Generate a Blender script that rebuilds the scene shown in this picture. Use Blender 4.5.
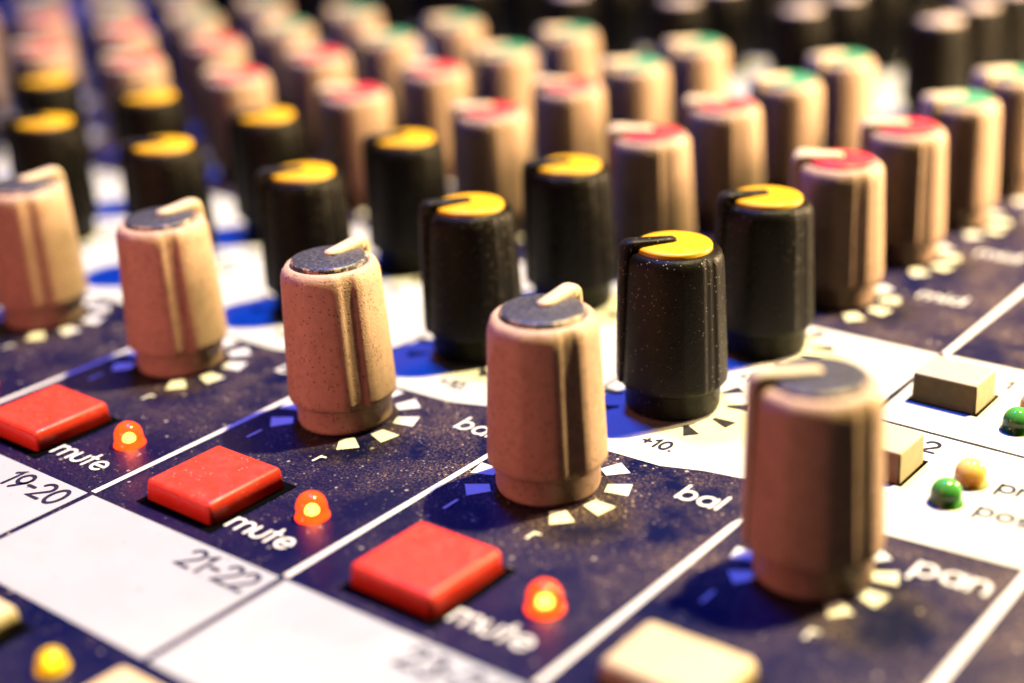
import bpy, bmesh, math, random
from mathutils import Vector, Matrix
random.seed(7)
S = bpy.context.scene
for o in list(bpy.data.objects): bpy.data.objects.remove(o)
C = S.collection
MM = 0.001
R_ = math.radians

# ------------------------------------------------------------------ camera, world, lamps, exposure
cam = bpy.data.cameras.new('camera'); cam_o = bpy.data.objects.new('camera', cam); C.objects.link(cam_o)
RX = Vector((0.78215, 0.62160, -0.04305)); DN = Vector((0.20486, -0.32179, -0.92438)); FW = Vector((-0.58845, 0.71419, -0.37903))
m = Matrix((RX, -DN, -FW)).transposed().to_4x4(); m.translation = Vector((92.42, -105.73, 71.43)) * MM
cam_o.matrix_world = m
cam.sensor_fit = 'HORIZONTAL'; cam.sensor_width = 36; cam.lens = 1432.3 * 36 / 1024
cam.clip_start = 0.005; cam.clip_end = 50
cam.dof.use_dof = True; cam.dof.focus_distance = 0.156; cam.dof.aperture_fstop = 8.8; cam.dof.aperture_blades = 0
S.camera = cam_o

w = bpy.data.worlds.new('World'); S.world = w; w.use_nodes = True
bg = w.node_tree.nodes['Background']; bg.inputs[0].default_value = (0.30, 0.32, 0.5, 1); bg.inputs[1].default_value = 0.004

def lamp(kind, name, loc, aim, energy, col, **kw):
    l = bpy.data.lights.new(name, kind); l.energy = energy; l.color = col
    for k, v in kw.items(): setattr(l, k, v)
    o = bpy.data.objects.new(name, l); C.objects.link(o)
    o.location = Vector(loc) * MM
    o.rotation_euler = (Vector(aim) * MM - o.location).to_track_quat('-Z', 'Y').to_euler()
    return o
KD = Vector((0.20, 0.335, 0.92)).normalized()
AIM = Vector((-10, 25, 0))
lamp('SPOT', 'key_lamp', AIM + KD * 800, AIM, 72, (1.0, 0.81, 0.36), spot_size=R_(40), spot_blend=0.9, shadow_soft_size=0.012)
lamp('AREA', 'blue_fill_lamp', (-130, 90, 430), (-20, 10, 0), 2.1, (0.004, 0.09, 1.0), shape='DISK', size=0.08)
lamp('AREA', 'side_fill_lamp', (115, 200, 62), (-20, 40, 12), 1.15, (1.0, 0.70, 0.38), shape='DISK', size=0.04)  # added fill that brightens the right-hand faces of the knobs
lamp('AREA', 'salmon_fill_lamp', (-45, -92, 30), (-5, 0, 10), 0.042, (1.0, 0.30, 0.26), shape='DISK', size=0.03)  # added salmon fill, standing in for red bounce off the buttons
lamp('AREA', 'front_fill_lamp', (60, -330, 260), (-20, 40, 8), 0.08, (1.0, 0.70, 0.55), shape='DISK', size=0.25)  # added faint fill to lift the faces turned to the camera

S.view_settings.view_transform = 'Standard'; S.view_settings.look = 'None'
S.cycles.diffuse_bounces = 0; S.cycles.glossy_bounces = 2
S.view_settings.exposure = 0; S.view_settings.gamma = 1

# ------------------------------------------------------------------ materials
def mat(name):
    M = bpy.data.materials.new(name); M.use_nodes = True
    nt = M.node_tree; return M, nt, nt.nodes['Principled BSDF']
def nd(nt, t, **kw):
    n = nt.nodes.new(t)
    for k, v in kw.items():
        if isinstance(k, str) and hasattr(n, k): setattr(n, k, v)
    return n
def noise(nt, vec, scale, detail=4, rough=0.6):
    n = nt.nodes.new('ShaderNodeTexNoise'); n.inputs['Scale'].default_value = scale
    n.inputs['Detail'].default_value = detail; n.inputs['Roughness'].default_value = rough
    nt.links.new(vec, n.inputs['Vector']); return n.outputs['Fac']
def ramp(nt, fac, stops):
    r = nt.nodes.new('ShaderNodeValToRGB'); e = r.color_ramp.elements
    while len(e) < len(stops): e.new(0.5)
    for i, (p, c) in enumerate(stops):
        e[i].position = p; e[i].color = c if len(c) == 4 else (*c, 1)
    nt.links.new(fac, r.inputs[0]); return r.outputs[0]
def mix(nt, fac, a, b):
    n = nt.nodes.new('ShaderNodeMix'); n.data_type = 'RGBA'
    for s, v in ((0, fac), (6, a), (7, b)):
        if hasattr(v, 'is_linked') or isinstance(v, bpy.types.NodeSocket): nt.links.new(v, n.inputs[s])
        else: n.inputs[s].default_value = v if s == 0 else (*v, 1)
    return n.outputs[2]
def mul(nt, a, b, op='MULTIPLY'):
    n = nt.nodes.new('ShaderNodeMath'); n.operation = op
    for i, v in enumerate((a, b)):
        if isinstance(v, bpy.types.NodeSocket): nt.links.new(v, n.inputs[i])
        else: n.inputs[i].default_value = v
    return n.outputs[0]
def geo(nt):   # world position (metres), so that copies do not repeat the same grime
    return nt.nodes.new('ShaderNodeNewGeometry').outputs['Position']
def bump(nt, b, h, strength, dist):
    n = nt.nodes.new('ShaderNodeBump'); n.inputs['Strength'].default_value = strength; n.inputs['Distance'].default_value = dist
    nt.links.new(h, n.inputs['Height']); nt.links.new(n.outputs[0], b.inputs['Normal'])
def specks(nt, vec, scale, size, density):
    v = nt.nodes.new('ShaderNodeTexVoronoi'); v.inputs['Scale'].default_value = scale; nt.links.new(vec, v.inputs['Vector'])
    near = mul(nt, v.outputs['Distance'], size, 'LESS_THAN')
    sep = nt.nodes.new('ShaderNodeSeparateColor'); nt.links.new(v.outputs['Color'], sep.inputs[0])
    pick = mul(nt, sep.outputs[0], density, 'LESS_THAN')
    return mul(nt, near, pick)

def plastic(name, col, rough, grime=None, gamt=0.35, bump_s=0.25, speck=0.0, spec=0.5, pits=0.0):
    M, nt, b = mat(name); p = geo(nt)
    c = col
    if grime:
        f = ramp(nt, noise(nt, p, 650, 8, 0.8), [(0.46, (0, 0, 0)), (0.75, (1, 1, 1))])
        f2 = mul(nt, f, gamt)
        c = mix(nt, f2, col, grime)
    if speck:
        s = specks(nt, p, 4200, 0.38, speck)
        c = mix(nt, mul(nt, s, 0.7), c, (0.45, 0.4, 0.33))
    if pits: c = mix(nt, mul(nt, specks(nt, p, 2600, 0.36, pits), 0.55), c, (0.13, 0.06, 0.035))
    if isinstance(c, tuple): b.inputs['Base Color'].default_value = (*c, 1)
    else: nt.links.new(c, b.inputs['Base Color'])
    rr = ramp(nt, noise(nt, p, 900, 3), [(0.3, (max(rough - .1, 0.05),) * 3), (0.7, (min(rough + .12, 1),) * 3)])
    nt.links.new(rr, b.inputs['Roughness'])
    b.inputs['Specular IOR Level'].default_value = spec
    if bump_s: bump(nt, b, noise(nt, p, 5200, 2), bump_s, 0.00012)
    return M
M_cream = plastic('cream_plastic', (0.70, 0.47, 0.34), 0.52, (0.24, 0.12, 0.07), 0.55, 0.6, 0.03, 0.4, 0.22)
M_creamtop = plastic('cream_pointer_plastic', (0.78, 0.62, 0.43), 0.5, (0.5, 0.33, 0.2), 0.3, 0.2)
M_black = plastic('black_plastic', (0.007, 0.0055, 0.0035), 0.40, (0.022, 0.019, 0.013), 0.4, 0.5, 0.05, 0.14)
M_blackptr = plastic('black_pointer_plastic', (0.012, 0.011, 0.011), 0.38, (0.12, 0.10, 0.08), 0.5, 0.4, 0.10, 0.15)
M_yellow = plastic('yellow_cap', (0.86, 0.47, 0.012), 0.42, (0.6, 0.3, 0.01), 0.35, 0.12)
M_red = plastic('red_cap', (0.74, 0.035, 0.055), 0.35, (0.8, 0.3, 0.28), 0.5, 0.1)
M_green = plastic('green_cap', (0.05, 0.34, 0.19), 0.35, (0.45, 0.6, 0.3), 0.5, 0.1)
M_pale = plastic('pale_cap', (0.74, 0.60, 0.56), 0.4, (0.5, 0.35, 0.3), 0.4, 0.1)
M_button = plastic('red_button', (0.86, 0.045, 0.02), 0.42, (0.95, 0.16, 0.12), 0.35, 0.2, 0.03)
M_creambtn = plastic('cream_button', (0.76, 0.61, 0.37), 0.55, (0.45, 0.32, 0.18), 0.35, 0.3)
M_slot_shade = plastic('black_slot_shade', (0.002, 0.002, 0.003), 0.8, None, 0, 0, 0, 0.02)  # flat black for the gaps, with the buttons' shade painted in

def make_grey():
    M, nt, b = mat('slate_cap'); p = geo(nt)
    tc = nt.nodes.new('ShaderNodeTexCoord'); sx = nt.nodes.new('ShaderNodeSeparateXYZ'); nt.links.new(tc.outputs['Object'], sx.inputs[0])
    r = mul(nt, mul(nt, mul(nt, sx.outputs[0], sx.outputs[0]), mul(nt, sx.outputs[1], sx.outputs[1]), 'ADD'), 0.5, 'POWER')
    edge = ramp(nt, mul(nt, r, 1000 / 5.0), [(0.80, (0, 0, 0)), (0.88, (1, 1, 1))])
    chips = ramp(nt, noise(nt, p, 700, 5, 0.7), [(0.50, (0, 0, 0)), (0.56, (1, 1, 1))])
    c = mix(nt, ramp(nt, noise(nt, p, 2600, 4), [(0.45, (0, 0, 0)), (0.75, (1, 1, 1))]), (0.045, 0.045, 0.065), (0.16, 0.15, 0.17))
    c = mix(nt, mul(nt, edge, chips), c, (0.72, 0.52, 0.36))
    nt.links.new(c, b.inputs['Base Color']); b.inputs['Roughness'].default_value = 0.42
    bump(nt, b, noise(nt, p, 4200, 2), 0.3, 0.00012)
    return M
M_grey = make_grey()

def make_panel():
    M, nt, b = mat('navy_panel_paint'); p = geo(nt)
    patch = ramp(nt, noise(nt, p, 95, 5, 0.65), [(0.40, (0, 0, 0)), (0.64, (1, 1, 1))])
    sp = nt.nodes.new('ShaderNodeSeparateXYZ'); nt.links.new(p, sp.inputs[0])      # wiped cleaner round the mute buttons than between the knobs
    mr = nt.nodes.new('ShaderNodeMapRange'); nt.links.new(sp.outputs[1], mr.inputs[0])
    for i, v in ((1, -0.022), (2, -0.004), (3, 0.22), (4, 1.0)): mr.inputs[i].default_value = v
    patch = mul(nt, patch, mr.outputs[0])
    fine = ramp(nt, noise(nt, p, 3000, 4, 0.75), [(0.48, (0, 0, 0)), (0.66, (1, 1, 1))])
    dust = mul(nt, patch, mul(nt, mul(nt, fine, 0.62), 0.012, 'ADD'))
    c = mix(nt, dust, (0.0014, 0.0034, 0.043), (0.46, 0.28, 0.10))
    s1 = specks(nt, p, 1900, 0.26, 0.16); s2 = specks(nt, p, 900, 0.20, 0.06); s3 = specks(nt, p, 3600, 0.3, 0.3)
    c = mix(nt, mul(nt, s3, mul(nt, patch, 0.45)), c, (0.6, 0.43, 0.25))
    c = mix(nt, mul(nt, s1, mul(nt, mul(nt, patch, 0.5), 0.10, 'ADD')), c, (0.75, 0.62, 0.50))
    c = mix(nt, mul(nt, s2, mul(nt, mul(nt, patch, 0.5), 0.3, 'ADD')), c, (0.8, 0.7, 0.6))
    nt.links.new(c, b.inputs['Base Color'])
    rr = ramp(nt, patch, [(0.0, (0.34,) * 3), (1.0, (0.55,) * 3)]); nt.links.new(rr, b.inputs['Roughness']); b.inputs['Specular IOR Level'].default_value = 0.3
    bump(nt, b, noise(nt, p, 3800, 3, 0.7), 0.35, 0.00010)
    return M
M_panel = make_panel()

def make_print(name, col, dirt, amt):
    M, nt, b = mat(name); p = geo(nt)
    f = ramp(nt, noise(nt, p, 160, 6, 0.7), [(0.45, (0, 0, 0)), (0.8, (1, 1, 1))])
    c = mix(nt, mul(nt, f, amt), col, dirt)
    s = specks(nt, p, 700, 0.17, 0.07); s2 = specks(nt, p, 2200, 0.25, 0.05)
    c = mix(nt, mul(nt, s, 0.45), c, (0.16, 0.14, 0.12)); c = mix(nt, mul(nt, s2, 0.4), c, (0.2, 0.17, 0.14))
    nt.links.new(c, b.inputs['Base Color']); b.inputs['Roughness'].default_value = 0.5
    bump(nt, b, noise(nt, p, 3000, 3), 0.2, 0.00008)
    return M
M_white = make_print('white_panel_print', (0.72, 0.72, 0.66), (0.50, 0.42, 0.29), 0.5)
M_strip = make_print('write_on_strip_white', (0.43, 0.46, 0.51), (0.36, 0.36, 0.36), 0.4)
M_ink = plastic('white_ink', (0.82, 0.82, 0.80), 0.5, (0.6, 0.5, 0.42), 0.3, 0.1)
M_dark = plastic('dark_ink', (0.010, 0.010, 0.035), 0.5, (0.05, 0.05, 0.08), 0.3, 0.1)

def led_mat(name, col, emit, strength, die, dstr):
    M, nt, b = mat(name)
    b.inputs['Base Color'].default_value = (*col, 1); b.inputs['Roughness'].default_value = 0.12
    b.inputs['Transmission Weight'].default_value = 0.55 if strength else 0.12; b.inputs['IOR'].default_value = 1.45
    b.inputs['Emission Color'].default_value = (*emit, 1); b.inputs['Emission Strength'].default_value = strength
    if not strength:
        b.inputs['Transmission Weight'].default_value = 0.0; b.inputs['Subsurface Weight'].default_value = 1.0
        b.inputs['Subsurface Radius'].default_value = (1.0, 0.8, 0.5); b.inputs['Subsurface Scale'].default_value = 0.003
    D, nt, b = mat(name + '_die')
    b.inputs['Base Color'].default_value = (*die, 1)
    b.inputs['Emission Color'].default_value = (*die, 1); b.inputs['Emission Strength'].default_value = dstr
    return M, D
L_red = led_mat('red_lamp_lens', (1.0, 0.10, 0.03), (1.0, 0.09, 0.006), 1.0, (1.0, 0.50, 0.10), 40.0)
L_yel = led_mat('yellow_lamp_lens', (0.95, 0.65, 0.02), (1.0, 0.55, 0.0), 0.22, (1.0, 0.72, 0.12), 6.0)
L_grn = led_mat('green_lamp_lens', (0.09, 0.40, 0.08), (0.1, 0.4, 0.1), 0.0, (0.2, 0.5, 0.12), 0.0)
L_amb = led_mat('amber_lamp_lens', (1.0, 0.68, 0.22), (1, .6, .2), 0.0, (0.9, 0.6, 0.2), 0.0)

# ------------------------------------------------------------------ mesh helpers (input in mm)
class MB:
    def __init__(s): s.v = []; s.f = []; s.sm = []
    def face(s, pts, smooth=False):
        i = len(s.v); s.v += [tuple(p) for p in pts]; s.f.append(list(range(i, i + len(pts)))); s.sm.append(smooth)
    def grid(s, rings, close=True, cap_top=False, cap_bot=False, smooth=True):
        i0 = len(s.v); n = len(rings[0])
        for r in rings: s.v += [tuple(p) for p in r]
        for a in range(len(rings) - 1):
            for k in range(n if close else n - 1):
                k2 = (k + 1) % n
                s.f.append([i0 + a*n + k, i0 + a*n + k2, i0 + (a+1)*n + k2, i0 + (a+1)*n + k]); s.sm.append(smooth)
        if cap_top: s.f.append([i0 + (len(rings)-1)*n + k for k in range(n)]); s.sm.append(smooth)
        if cap_bot: s.f.append([i0 + k for k in reversed(range(n))]); s.sm.append(smooth)
    def mesh(s, name):
        me = bpy.data.meshes.new(name); me.from_pydata([(x*MM, y*MM, z*MM) for x, y, z in s.v], [], s.f); me.update()
        me.polygons.foreach_set('use_smooth', s.sm); return me
def link(name, me, material, parent=None, loc=(0, 0, 0), rz=0, label=None, group=None, kind=None):
    o = bpy.data.objects.new(name, me); C.objects.link(o)
    if material and not me.materials: me.materials.append(material)
    o.location = Vector(loc) * MM; o.rotation_euler = (0, 0, rz)
    if parent: o.parent = parent
    if label: o['label'] = label
    if group: o['group'] = group
    if kind: o['kind'] = kind
    return o
def circ(r, z, n=96): return [(r*math.cos(2*math.pi*k/n), r*math.sin(2*math.pi*k/n), z) for k in range(n)]

def bevbox(x0, x1, y0, y1, z0, z1, bev, seg=4, dish=0.0, taper=0.0):
    bm = bmesh.new(); bmesh.ops.create_cube(bm, size=1)
    for v in bm.verts:
        t = taper if v.co.z > 0 else 0
        v.co = Vector((x0 + t if v.co.x < 0 else x1 - t, y0 + t if v.co.y < 0 else y1 - t, z0 if v.co.z < 0 else z1))
    bmesh.ops.bevel(bm, geom=[e for e in bm.edges if max(v.co.z for v in e.verts) > z0 + 1e-6], offset=bev, segments=seg, affect='EDGES', profile=0.5)
    for v in bm.verts: v.co *= MM
    me = bpy.data.meshes.new('box'); bm.to_mesh(me); bm.free()
    for p in me.polygons: p.use_smooth = len(p.vertices) == 4 and p.area < (x1-x0)*(y1-y0)*MM*MM*0.3
    return me

# lettering: stroke paths in a box whose x-height is 1; round ends
def arc(cx, cy, rx, ry, a0, a1, n=14): return [(cx + rx*math.cos(R_(a0 + (a1-a0)*i/n)), cy + ry*math.sin(R_(a0 + (a1-a0)*i/n))) for i in range(n+1)]
GL = {
 'm': (1.5, [[(0, 0), (0, 1)], [(0, .6)] + arc(.375, .62, .375, .38, 180, 0) + [(.75, 0)], [(.75, .6)] + arc(1.125, .62, .375, .38, 180, 0) + [(1.5, 0)]]),
 'u': (.8, [[(0, 1)] + arc(.4, .4, .4, .4, 180, 360) + [(.8, 1)]]),
 't': (.5, [[(.22, 1.45), (.22, .0)], [(0, 1), (.5, 1)]]),
 'e': (.95, [[(.06, .5), (.94, .5)], arc(.48, .5, .47, .5, 2, 318, 24)]),
 'b': (.9, [[(0, 1.55), (0, 0)], arc(.45, .5, .45, .5, 0, 360, 26)]),
 'a': (.9, [[(.9, 1), (.9, 0)], arc(.45, .5, .45, .5, 0, 360, 26)]),
 'l': (.05, [[(.02, 1.55), (.02, 0)]]),
 'p': (.9, [[(0, 1), (0, -.5)], arc(.45, .5, .45, .5, 0, 360, 26)]),
 'n': (.8, [[(0, 0), (0, 1)], [(0, .55)] + arc(.4, .6, .4, .4, 180, 0) + [(.8, 0)]]),
 'r': (.45, [[(0, 0), (0, 1)], [(0, .55)] + arc(.42, .55, .42, .43, 180, 80, 8)]),
 'o': (.95, [arc(.48, .5, .47, .5, 0, 360, 26)]),
 's': (.75, [arc(.37, .75, .35, .25, 50, 250, 12) + arc(.37, .25, .36, .25, 80, -140, 12)]),
 'i': (.05, [[(.02, 1), (.02, 0)], [(.02, 1.42), (.02, 1.47)]]),
 'd': (.9, [[(.9, 1.55), (.9, 0)], arc(.45, .5, .45, .5, 0, 360, 26)]),
 'h': (.8, [[(0, 1.55), (0, 0)], [(0, .55)] + arc(.4, .6, .4, .4, 180, 0) + [(.8, 0)]]),
 'g': (.9, [[(.9, 1), (.9, -.1)] + arc(.45, -.1, .45, .42, 0, -150, 10), arc(.45, .5, .45, .5, 0, 360, 26)]),
 '0': (.95, [arc(.48, .78, .46, .78, 90, 450, 28)]),
 '1': (.42, [[(0, 1.25), (.36, 1.55), (.36, 0)]]),
 '2': (.9, [arc(.45, 1.12, .43, .43, 165, -30, 14) + [(.02, 0), (.92, 0)]]),
 '3': (.88, [arc(.42, 1.16, .40, .39, 150, -75, 14) + arc(.42, .41, .44, .41, 75, -150, 14)]),
 '4': (.95, [[(.7, 0), (.7, 1.55), (0, .42), (.95, .42)]]),
 '5': (.9, [[(.82, 1.55), (.15, 1.55), (.08, .82)] + arc(.42, .48, .46, .48, 125, -150, 16)]),
 '6': (.9, [[(.68, 1.55)] + arc(.45, .5, .43, .5, 160, 520, 26)]),
 '7': (.85, [[(0, 1.55), (.85, 1.55), (.25, 0)]]),
 '8': (.9, [arc(.45, 1.17, .36, .38, 0, 360, 22), arc(.45, .40, .43, .40, 0, 360, 22)]),
 '9': (.9, [arc(.45, 1.05, .43, .5, 0, 360, 26) + [(.86, .8), (.3, 0)]]),
 '-': (.55, [[(0, .72), (.55, .72)]]),
 '+': (.8, [[(0, .75), (.8, .75)], [(.4, .35), (.4, 1.15)]]),
 '.': (.1, [[(.03, .02), (.07, .02)]]),
}
def ribbon(mb, path, wd, z, ends=True):
    P = [Vector(p) for p in path]
    Q = [P[0]]
    for p in P[1:]:
        if (p - Q[-1]).length > 1e-4: Q.append(p)
    closed = (Q[0] - Q[-1]).length < 1e-3 and len(Q) > 3
    L, Rr = [], []
    n = len(Q)
    for i in range(n):
        if closed: a, b = Q[(i-1) % (n-1)], Q[(i+1) % (n-1)]
        else: a, b = Q[max(i-1, 0)], Q[min(i+1, n-1)]
        d1 = (Q[i] - a); d2 = (b - Q[i])
        d1 = d1.normalized() if d1.length > 1e-9 else d2.normalized(); d2 = d2.normalized() if d2.length > 1e-9 else d1
        t = d1 + d2; t = t.normalized() if t.length > 1e-6 else d1
        k = 1 / max(0.55, math.sqrt(max(0.0, (1 + d1.dot(d2)) / 2)))
        nn = Vector((-t.y, t.x)) * wd / 2 * k
        L.append(Q[i] + nn); Rr.append(Q[i] - nn)
    i0 = len(mb.v)
    for a, b in zip(L, Rr): mb.v += [(a.x, a.y, z), (b.x, b.y, z)]
    for i in range(n - 1):
        mb.f.append([i0+2*i+1, i0+2*i+3, i0+2*i+2, i0+2*i]); mb.sm.append(False)
    if ends and not closed:
        for q, d in ((Q[0], Q[0] - Q[1]), (Q[-1], Q[-1] - Q[-2])):
            a0 = math.atan2(d.y, d.x)
            mb.face([(q.x + wd/2*math.cos(a0 + R_(t)), q.y + wd/2*math.sin(a0 + R_(t)), z) for t in range(-90, 91, 22)])
def text_mesh(s, xh, wd, gap=0.38, z=0.0, slant=0.0, right=False):
    mb = MB(); x = 0; n = 0
    tot = sum(GL[c][0]*xh + gap*xh for c in s) - gap*xh
    if right: x = -tot
    for c in s:
        w_, st = GL[c]
        for path in st:
            ribbon(mb, [(x + px*xh + py*xh*slant, py*xh) for px, py in path], wd, z + n*0.003); n += 1
        x += (w_ + gap)*xh
    return mb.mesh('legend')

# ------------------------------------------------------------------ the console
PITCH = 30.0; KU = 9.4
ROWS = [0.0, 24.2, 45.3, 65.4, 86.1, 106.0, 126.6, 168.0, 187.0, 207.0, 228.0]
console = bpy.data.objects.new('mixing_console', None); C.objects.link(console); console.empty_display_size = 0.05
console['label'] = 'navy and white audio mixing console covered in cream and black rotary knobs'
console['category'] = 'mixing console'

U0, U1, V0, V1 = -480, 150, -110, 340
# faceplate: a slab with slightly rounded rim, resting on the metal chassis
link('faceplate', bevbox(U0, U1, V0, V1, -2.0, 0.0, 0.4, 2), M_panel, console)
M_chassis = plastic('black_chassis_paint', (0.02, 0.02, 0.022), 0.5, (0.06, 0.06, 0.06), 0.3, 0.2)
link('chassis', bevbox(U0 + 2, U1 - 2, V0 + 2, V1 - 2, -70, -2.05, 2.0, 3), M_chassis, console)
desk = link('tabletop', bevbox(-900, 700, -600, 800, -100, -70.1, 3, 2), plastic('dark_wood_top', (0.03, 0.022, 0.018), 0.5, (0.06, 0.04, 0.03), 0.4, 0.2))
desk['kind'] = 'structure'

Z1, Z2, Z3 = 0.05, 0.09, 0.12
def poly_part(name, pts, z, material, label=None, group=None):
    mb = MB(); mb.face([(x, y, z) for x, y in pts]); return link(name, mb.mesh(name), material, console, label=label, group=group)
def line_part(name, a, b, wd, z, material):
    mb = MB(); ribbon(mb, [a, b], wd, z, ends=False); return link(name, mb.mesh(name), material, console)

CH = list(range(-12, 1))          # channels; 0 is the one whose strip reads 23-24, to its right stands the master section
# write-on strips with their channel numbers
for c in CH + [1, 2]:
    x = c*PITCH; g = 0.42
    num = None
    if c <= 0 and c >= -3: num = '%d-%d' % (23 + 2*c, 24 + 2*c)
    poly_part('write_on_strip', [(x+g, -45.6), (x+PITCH-g, -45.6), (x+PITCH-g, -29.4), (x+g, -29.4)], Z1, M_strip,
              ('white write-on strip numbered ' + num) if num else None, 'write-on strips under the mute buttons')
    if num:
        link('channel_number', text_mesh(num, 1.92, 0.48, 0.30, 0, 0.0, right=True), M_dark, console, (x + 28.4, -33.4, Z2))
# white printed zones behind the black knobs
for c in CH:
    x = c*PITCH
    poly_part('white_printed_zone', [(x+.2, 8.6), (x+10, 9.6), (x+17, 9.8), (x+21.5, 11.4), (x+29.75, 12.9), (x+29.75, 54.2), (x+.2, 54.2)], Z1, M_white, group='white zones behind the black knobs')
    poly_part('white_printed_zone', [(x+.2, 157), (x+29.75, 157), (x+29.75, 222), (x+.2, 222)], Z1, M_white, group='white zones behind the black knobs')
poly_part('white_printed_zone', [(30.2, 6.4), (37, 8.0), (43.3, 9.9), (56.3, 11.0), (56.3, 55.2), (30.2, 54.6)], Z1, M_white, 'white zone with push buttons and green lamps')
line_part('divider_line', (30.35, 33.0), (56.3, 32.6), 0.42, Z2, M_dark)
line_part('divider_line', (29.75, 13.5), (29.75, 54.1), 0.40, Z2, M_dark)
# white dividers between the channels, in the navy areas
for c in CH + [1]:
    x = c*PITCH
    for y0, y1, wd in ((-29.0, 4.6, 0.78), (54.6, 156, 0.95), (-110, -46, 0.78)):
        mb = MB(); ribbon(mb, [(x, y0), (x, y1 - 1.5)], wd, Z2, False)
        if y1 == 4.6: mb.face([(x - wd/2, y1-1.5, Z2), (x + wd/2, y1-1.5, Z2), (x + .2, y1, Z2), (x - .1, y1, Z2)])
        link('divider_line', mb.mesh('divider_line'), M_ink, console)
line_part('divider_line', (56.6, -29), (56.6, 12), 1.0, Z2, M_ink)

# ------------------------------------------------------------------ dial scales
def scale_mesh(dots=False):
    mb = MB()
    for k in range(-4, 5):
        a = R_(90 + 33.5*k)
        u = Vector((math.cos(a), math.sin(a))); t = Vector((-u.y, u.x))
        r0, r1, h0, h1 = 6.2, 8.8, 0.85, 1.3
        if dots: r0, r1, h0, h1 = 6.4, 9.0, 0.28, 0.95
        pts = [u*r0 - t*h0, u*r1 - t*h1, u*r1 + t*h1, u*r0 + t*h0]
        mb.face([(p.x, p.y, 0) for p in pts])
    return mb.mesh('dial_scale')
SC_W = scale_mesh(); SC_W.materials.append(M_ink)
SC_D = scale_mesh(True); SC_D.materials.append(M_dark)

# ------------------------------------------------------------------ knobs
N = 144
def gap_prof(th):
    """radial factor of the knob's outline: three flattish facets per third, a recessed channel at +-120 degrees from the pointer"""
    t = math.degrees(th) % 360
    f = 1.0
    loc = ((t + 17) % 34.2857) - 17.14
    f *= 1 - 0.016*(1 - (abs(loc)/17.14)**2)*1.0
    for gc in (120, 240):
        d = abs((t - gc + 180) % 360 - 180)
        if d < 9.0: f -= 0.038 * min(1, max(0, (9.0 - d)/2.6))
    return f
def knob_body():
    mb = MB(); prof = [(0.12, 4.9, 0), (0.15, 5.4, 0), (0.6, 5.55, 0), (2.9, 5.6, 0), (3.05, 5.75, .3), (3.25, 6.12, .8), (3.55, 6.38, 1), (4.1, 6.42, 1), (8, 6.25, 1), (13, 6.0, 1), (17.2, 5.80, 1), (18.1, 5.70, 1), (18.7, 5.45, .75), (19.05, 5.1, .3), (19.15, 4.75, 0), (19.15, 4.45, 0), (18.7, 4.4, 0)]
    rings = []
    for z, r, wgt in prof:
        ring = []
        for k in range(N):
            th = 2*math.pi*k/N; f = 1 + (gap_prof(th) - 1)*wgt
            ring.append((r*f*math.cos(th), r*f*math.sin(th), z))
        rings.append(ring)
    mb.grid(rings, cap_top=True, cap_bot=True)
    return mb.mesh('knob')
def knob_cap(dome=0.22, rr=4.38):
    mb = MB(); prof = [(18.8, rr), (19.45, rr), (19.62, rr - .12), (19.72, rr - .4)]
    for k in range(1, 7):
        t = k/7; prof.append((19.72 + dome*(1 - (1-t)**2), (rr - .4)*(1 - t)))
    prof.append((19.72 + dome, 0.05))
    mb.grid([circ(r, z) for z, r in prof], cap_top=True); return mb.mesh('cap')
def knob_pointer(w0=0.75, w1=1.0, h=1.0):
    """a ridge that leaves the centre, climbs to the rim and turns down the side, along +x"""
    spine = [(-0.4, 19.8, .55), (-0.3, 20.2, .8), (0.1, 20.42, .97), (1.2, 20.46, 1), (3.0, 20.5, 1), (4.8, 20.58, 1), (5.6, 20.5, 1), (6.1, 20.1, 1), (6.32, 19.4, 1), (6.42, 18.4, .98), (6.50, 15, .95), (6.62, 9, .95), (6.72, 4.3, .9), (6.6, 3.6, .8)]
    mb = MB(); rings = []
    for i, (r, z, k) in enumerate(spine):
        a = Vector((spine[max(i-1, 0)][0], spine[max(i-1, 0)][1])); b = Vector((spine[min(i+1, len(spine)-1)][0], spine[min(i+1, len(spine)-1)][1]))
        t = (b - a).normalized(); n = Vector((-t.y, t.x))      # outward normal
        hw = (w0 + (w1 - w0)*min(1, r/5.5))*k
        ring = []
        for q in range(11):
            al = math.pi*q/10; off = math.cos(al)*hw; up = (math.sin(al)**0.6)*0.45*k
            ring.append((r + n.x*(up - .45*k), off, z + n.y*(up - .45*k)))
        for off in (-hw, hw): ring.append((r - n.x*1.3, off, z - n.y*1.3))
        rings.append(ring)
    mb.grid(rings, cap_top=True, cap_bot=True); return mb.mesh('pointer')
body_me = knob_body(); cap_me = knob_cap(); ptr_me = knob_pointer(); ptr_wide = knob_pointer(1.0, 2.0)
def variant(me, material):
    c = me.copy(); c.materials.clear(); c.materials.append(material); return c
KIND = {
 'grey':   (variant(body_me, M_cream), variant(cap_me, M_grey), variant(ptr_me, M_creamtop), 'cream knob with a slate grey cap and cream pointer', 'cream knobs with grey caps'),
 'yellow': (variant(body_me, M_black), variant(cap_me, M_yellow), variant(ptr_me, M_blackptr), 'black knob with a yellow cap and black pointer', 'black knobs with yellow caps'),
 'red':    (variant(body_me, M_cream), variant(cap_me, M_red), variant(ptr_wide, M_creamtop), 'cream knob with a red cap and pale pointer', 'cream knobs with red caps'),
 'green':  (variant(body_me, M_cream), variant(cap_me, M_green), variant(ptr_wide, M_creamtop), 'cream knob with a green cap and pale pointer', 'cream knobs with green caps'),
 'black':  (variant(body_me, M_black), variant(cap_me, M_pale), variant(ptr_me, M_blackptr), 'black knob with a pale pinkish cap', 'black knobs with pale caps'),
}
proto = {}
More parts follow.
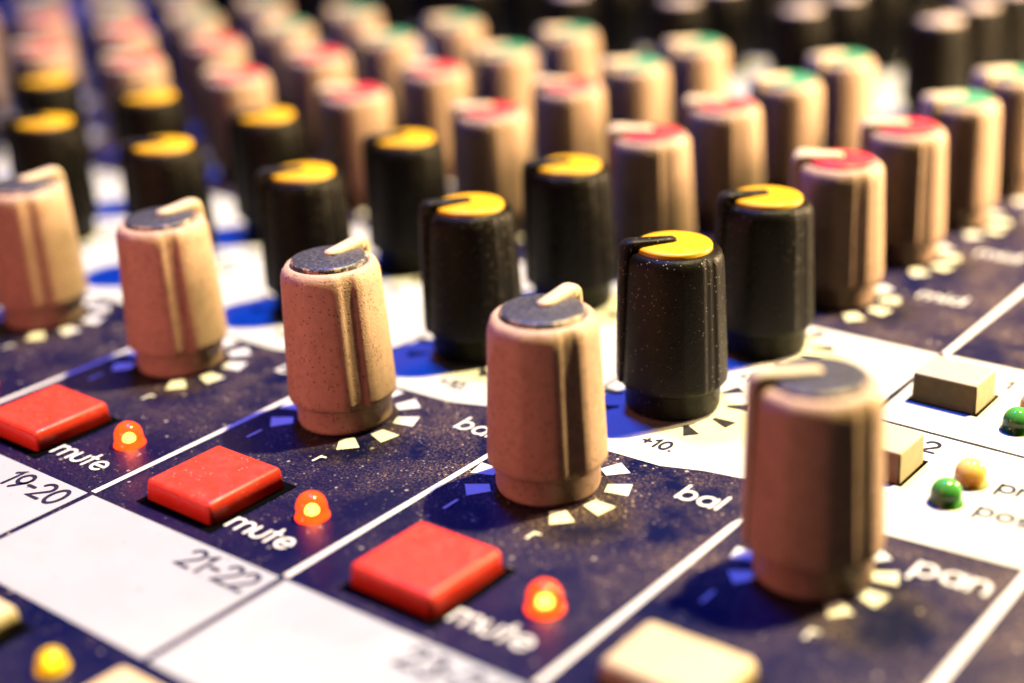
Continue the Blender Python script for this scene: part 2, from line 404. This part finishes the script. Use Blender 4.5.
def copy_tree(o, parent):
    c = o.copy(); C.objects.link(c); c.parent = parent
    for ch in o.children: copy_tree(ch, c)
    return c
def knob(kind, x, y, ang, label=None):
    bme, cme, pme, lab, grp = KIND[kind]
    if kind not in proto:
        b = link('knob', bme, None, console, group=grp)
        link('cap', cme, None, b); link('pointer', pme, None, b)
        proto[kind] = b
    else: b = copy_tree(proto[kind], console)
    b.location = Vector((x, y, 0))*MM; b.rotation_euler = (R_(random.uniform(-.5, .5)), R_(random.uniform(-.5, .5)), R_(ang))
    b.scale = (1, 1, 1.012); b['label'] = label or lab
    ds = link('dial_scale', SC_D if kind in ('yellow', 'black') else SC_W, None, console, (x, y, Z2))
    if x > 35: ds.scale = (0.88, 0.88, 1)
    return b
SPAN = {0: range(-4, 2), 1: range(-5, 1), 2: range(-6, 1), 3: range(-7, 1), 4: range(-8, 1), 5: range(-8, 1), 6: range(-9, 1), 7: range(-9, 0), 8: range(-9, 0), 9: range(-9, 0), 10: range(-8, 0)}
KROW = ['grey', 'yellow', 'yellow', 'red', 'red', 'green', 'green', 'black', 'black', 'black', 'black']  # the two farthest black rows are added to darken the panel there
LAB = {(0, 0): 'cream knob with grey cap beside the word bal, pointer turned upward', (-1, 0): 'cream knob with grey cap above the 21-22 strip', (-2, 0): 'cream knob with grey cap above the 19-20 strip',
       (1, 0): 'blurred cream knob beside the word pan, pointer turned left', (0, 1): 'black knob with yellow cap standing above the marking +10'}
for r, cols in SPAN.items():
    for c in cols:
        a = {'grey': 95, 'yellow': -127, 'red': -150, 'green': -120, 'black': -140}[KROW[r]] + random.uniform(-5, 5)
        if (c, r) == (1, 0): a = -138
        x = KU + c*PITCH + (0.8 if c == 1 else 0)
        knob(KROW[r], x, ROWS[r], a, LAB.get((c, r)))

# ------------------------------------------------------------------ legends
def legend(s, x, y, xh, wd, material, gap=0.38, slant=0.0):
    link('legend', text_mesh(s, xh, wd, gap, 0, slant), material, console, (x, y, Z3))
for c in range(-5, 1):
    legend('mute', c*PITCH + 17.6, -25.7, 1.85, 0.40, M_ink, 0.30)
    legend('bal', c*PITCH + 22.2, 4.8, 1.85, 0.42, M_ink, 0.36)
    for r, ch, dx in ((0, 'r', 5.2), (0, 'l', -5.6)): legend(ch, c*PITCH + KU + dx, -10.4, 1.3, 0.34, M_ink)
for c in range(-5, 1):
    for r in (1, 2): legend('+10.', c*PITCH + KU + 2.7, ROWS[r] - 11.0, 1.2, 0.34, M_dark, 0.34)
    for r in (3, 4): legend('mid', c*PITCH + KU + 9.5, ROWS[r] + 6, 1.9, 0.42, M_ink)
    for r in (5, 6): legend('high', c*PITCH + KU + 9.5, ROWS[r] + 6, 1.9, 0.42, M_ink)
legend('1', 26.2, 50.6, 1.2, 0.24, M_dark)
legend('pan', 47.9, 4.7, 2.05, 0.46, M_ink, 0.36)
legend('r', 30 + KU + .8 + 4.6, -10.2, 1.3, 0.34, M_ink); legend('l', 30 + KU + .8 - 5.6, -10.4, 1.3, 0.34, M_ink)
legend('1', 39.6, 48.6, 1.5, 0.36, M_dark)
legend('2', 38.2, 28.4, 1.65, 0.38, M_dark)
legend('pre', 48.4, 24.1, 1.6, 0.37, M_dark, 0.34)
legend('post', 48.4, 18.3, 1.6, 0.37, M_dark, 0.34)
legend('pre', 47.2, 43.4, 1.6, 0.37, M_dark, 0.34)
legend('post', 47.2, 38.2, 1.6, 0.37, M_dark, 0.34)

# ------------------------------------------------------------------ push buttons, each in its slot
BT_RED = bevbox(-5.25, 5.25, -5.2, 5.2, 0.3, 2.6, 0.5, 4, taper=0.2); BT_RED.materials.append(M_button)
BT_CRM = bevbox(-7.6, 7.6, -5.4, 5.4, 0.3, 2.4, 0.75, 4, taper=0.2); BT_CRM.materials.append(M_creambtn)
BT_OBL = bevbox(-3.85, 3.85, -3.1, 3.1, -0.6, 3.6, 0.28, 3, taper=0.1); BT_OBL.materials.append(M_creambtn)
BT_WID = bevbox(-5.5, 5.5, -4.0, 4.0, 0.3, 2.4, 0.8, 4, taper=0.2); BT_WID.materials.append(M_creambtn)
def slot(w_, h_):
    mb = MB(); mb.face([(-w_/2, -h_/2, 0), (w_/2, -h_/2, 0), (w_/2, h_/2, 0), (-w_/2, h_/2, 0)]); me = mb.mesh('slot'); me.materials.append(M_slot_shade); return me
SL_SQ = slot(12.0, 12.0); SL_OB = slot(8.5, 6.9); SL_LW = slot(17.0, 11.4)  # square slots drawn wider, their black also standing for the buttons' shadow
# stems reach down from the caps into the slots
ST = bevbox(-3.2, 3.2, -3.2, 3.2, 0.1, 0.29, 0.05, 1); ST.materials.append(M_slot_shade)
def button(me, sl, x, y, label, group, stem=True):
    b = link('push_button', me, None, console, (x, y, 0), label=label, group=group)
    link('slot', sl, None, b, (0, 0, Z2))
    if stem: link('stem', ST, None, b)
for c in range(-4, 1):
    button(BT_RED, SL_SQ, c*PITCH + 11.55, -21.7, 'red square mute button' + {0: ' above the 23-24 strip', -1: ' above the 21-22 strip', -2: ' above the 19-20 strip'}.get(c, ''), 'red mute buttons')
for c in range(-2, 2):
    button(BT_CRM, SL_LW, c*PITCH + 9.0, -54.0, 'cream square button below the white write-on strip', 'cream buttons below the strips')
button(BT_WID, slot(11.6, 8.4), 39.3, -21.8, 'cream rounded button in front of the pan knob', None)
button(BT_OBL, SL_OB, 35.9, 42.9, 'cream oblong push button beside the figure 1', None, False)
button(BT_OBL, SL_OB, 35.9, 22.9, 'cream oblong push button beside the figure 2', None, False)

# ------------------------------------------------------------------ indicator lamps
def led_meshes(r, h, mats):
    mb = MB(); prof = [(0, r*1.14), (.14, r*1.13), (.2, r*1.02), (h - r, r)]
    for k in range(1, 9):
        a = R_(90*k/9); prof.append((h - r + r*math.sin(a), r*math.cos(a)))
    mb.grid([circ(q, z, 48) for z, q in prof], cap_top=True, cap_bot=True)
    lens = mb.mesh('indicator_lamp'); lens.materials.append(mats[0])
    mb = MB(); mb.grid([circ(max(.02, r*.31*math.cos(R_(a))), .28 + r*.31 + r*.31*math.sin(R_(a)), 24) for a in range(-90, 91, 15)])
    die = mb.mesh('glowing_core'); die.materials.append(mats[1])
    return lens, die
LM = {k: led_meshes(r, h, m_) for k, r, h, m_ in (('red', 1.62, 2.75, L_red), ('yellow', 1.35, 2.0, L_yel), ('green', 1.55, 2.7, L_grn), ('amber', 1.6, 2.8, L_amb))}
def led(k, x, y, label, group):
    o = link('indicator_lamp', LM[k][0], None, console, (x, y, 0.02), label=label, group=group)
    link('glowing_core' if k in ('red', 'yellow') else 'lamp_core', LM[k][1], None, o)
for c in range(-4, 1):
    led('red', c*PITCH + 23.55, -19.2, 'lit red indicator lamp beside the mute button' + {0: ' above the 23-24 strip', -1: ' above the 21-22 strip', -2: ' above the 19-20 strip'}.get(c, ''), 'lit red mute lamps')
for c in range(-2, 1): led('yellow', c*PITCH + 24.2, -51.0, 'yellow indicator lamp below the write-on strip', 'yellow lamps below the strips')
led('amber', 45.5, 24.2, 'amber indicator lamp beside the word pre', 'button lamps'); led('green', 45.1, 19.0, 'green indicator lamp beside the word post', 'button lamps')
led('amber', 45.0, 43.8, 'amber indicator lamp behind the upper green lamp', 'button lamps'); led('green', 44.9, 38.8, 'green indicator lamp beside the upper oblong button', 'button lamps')
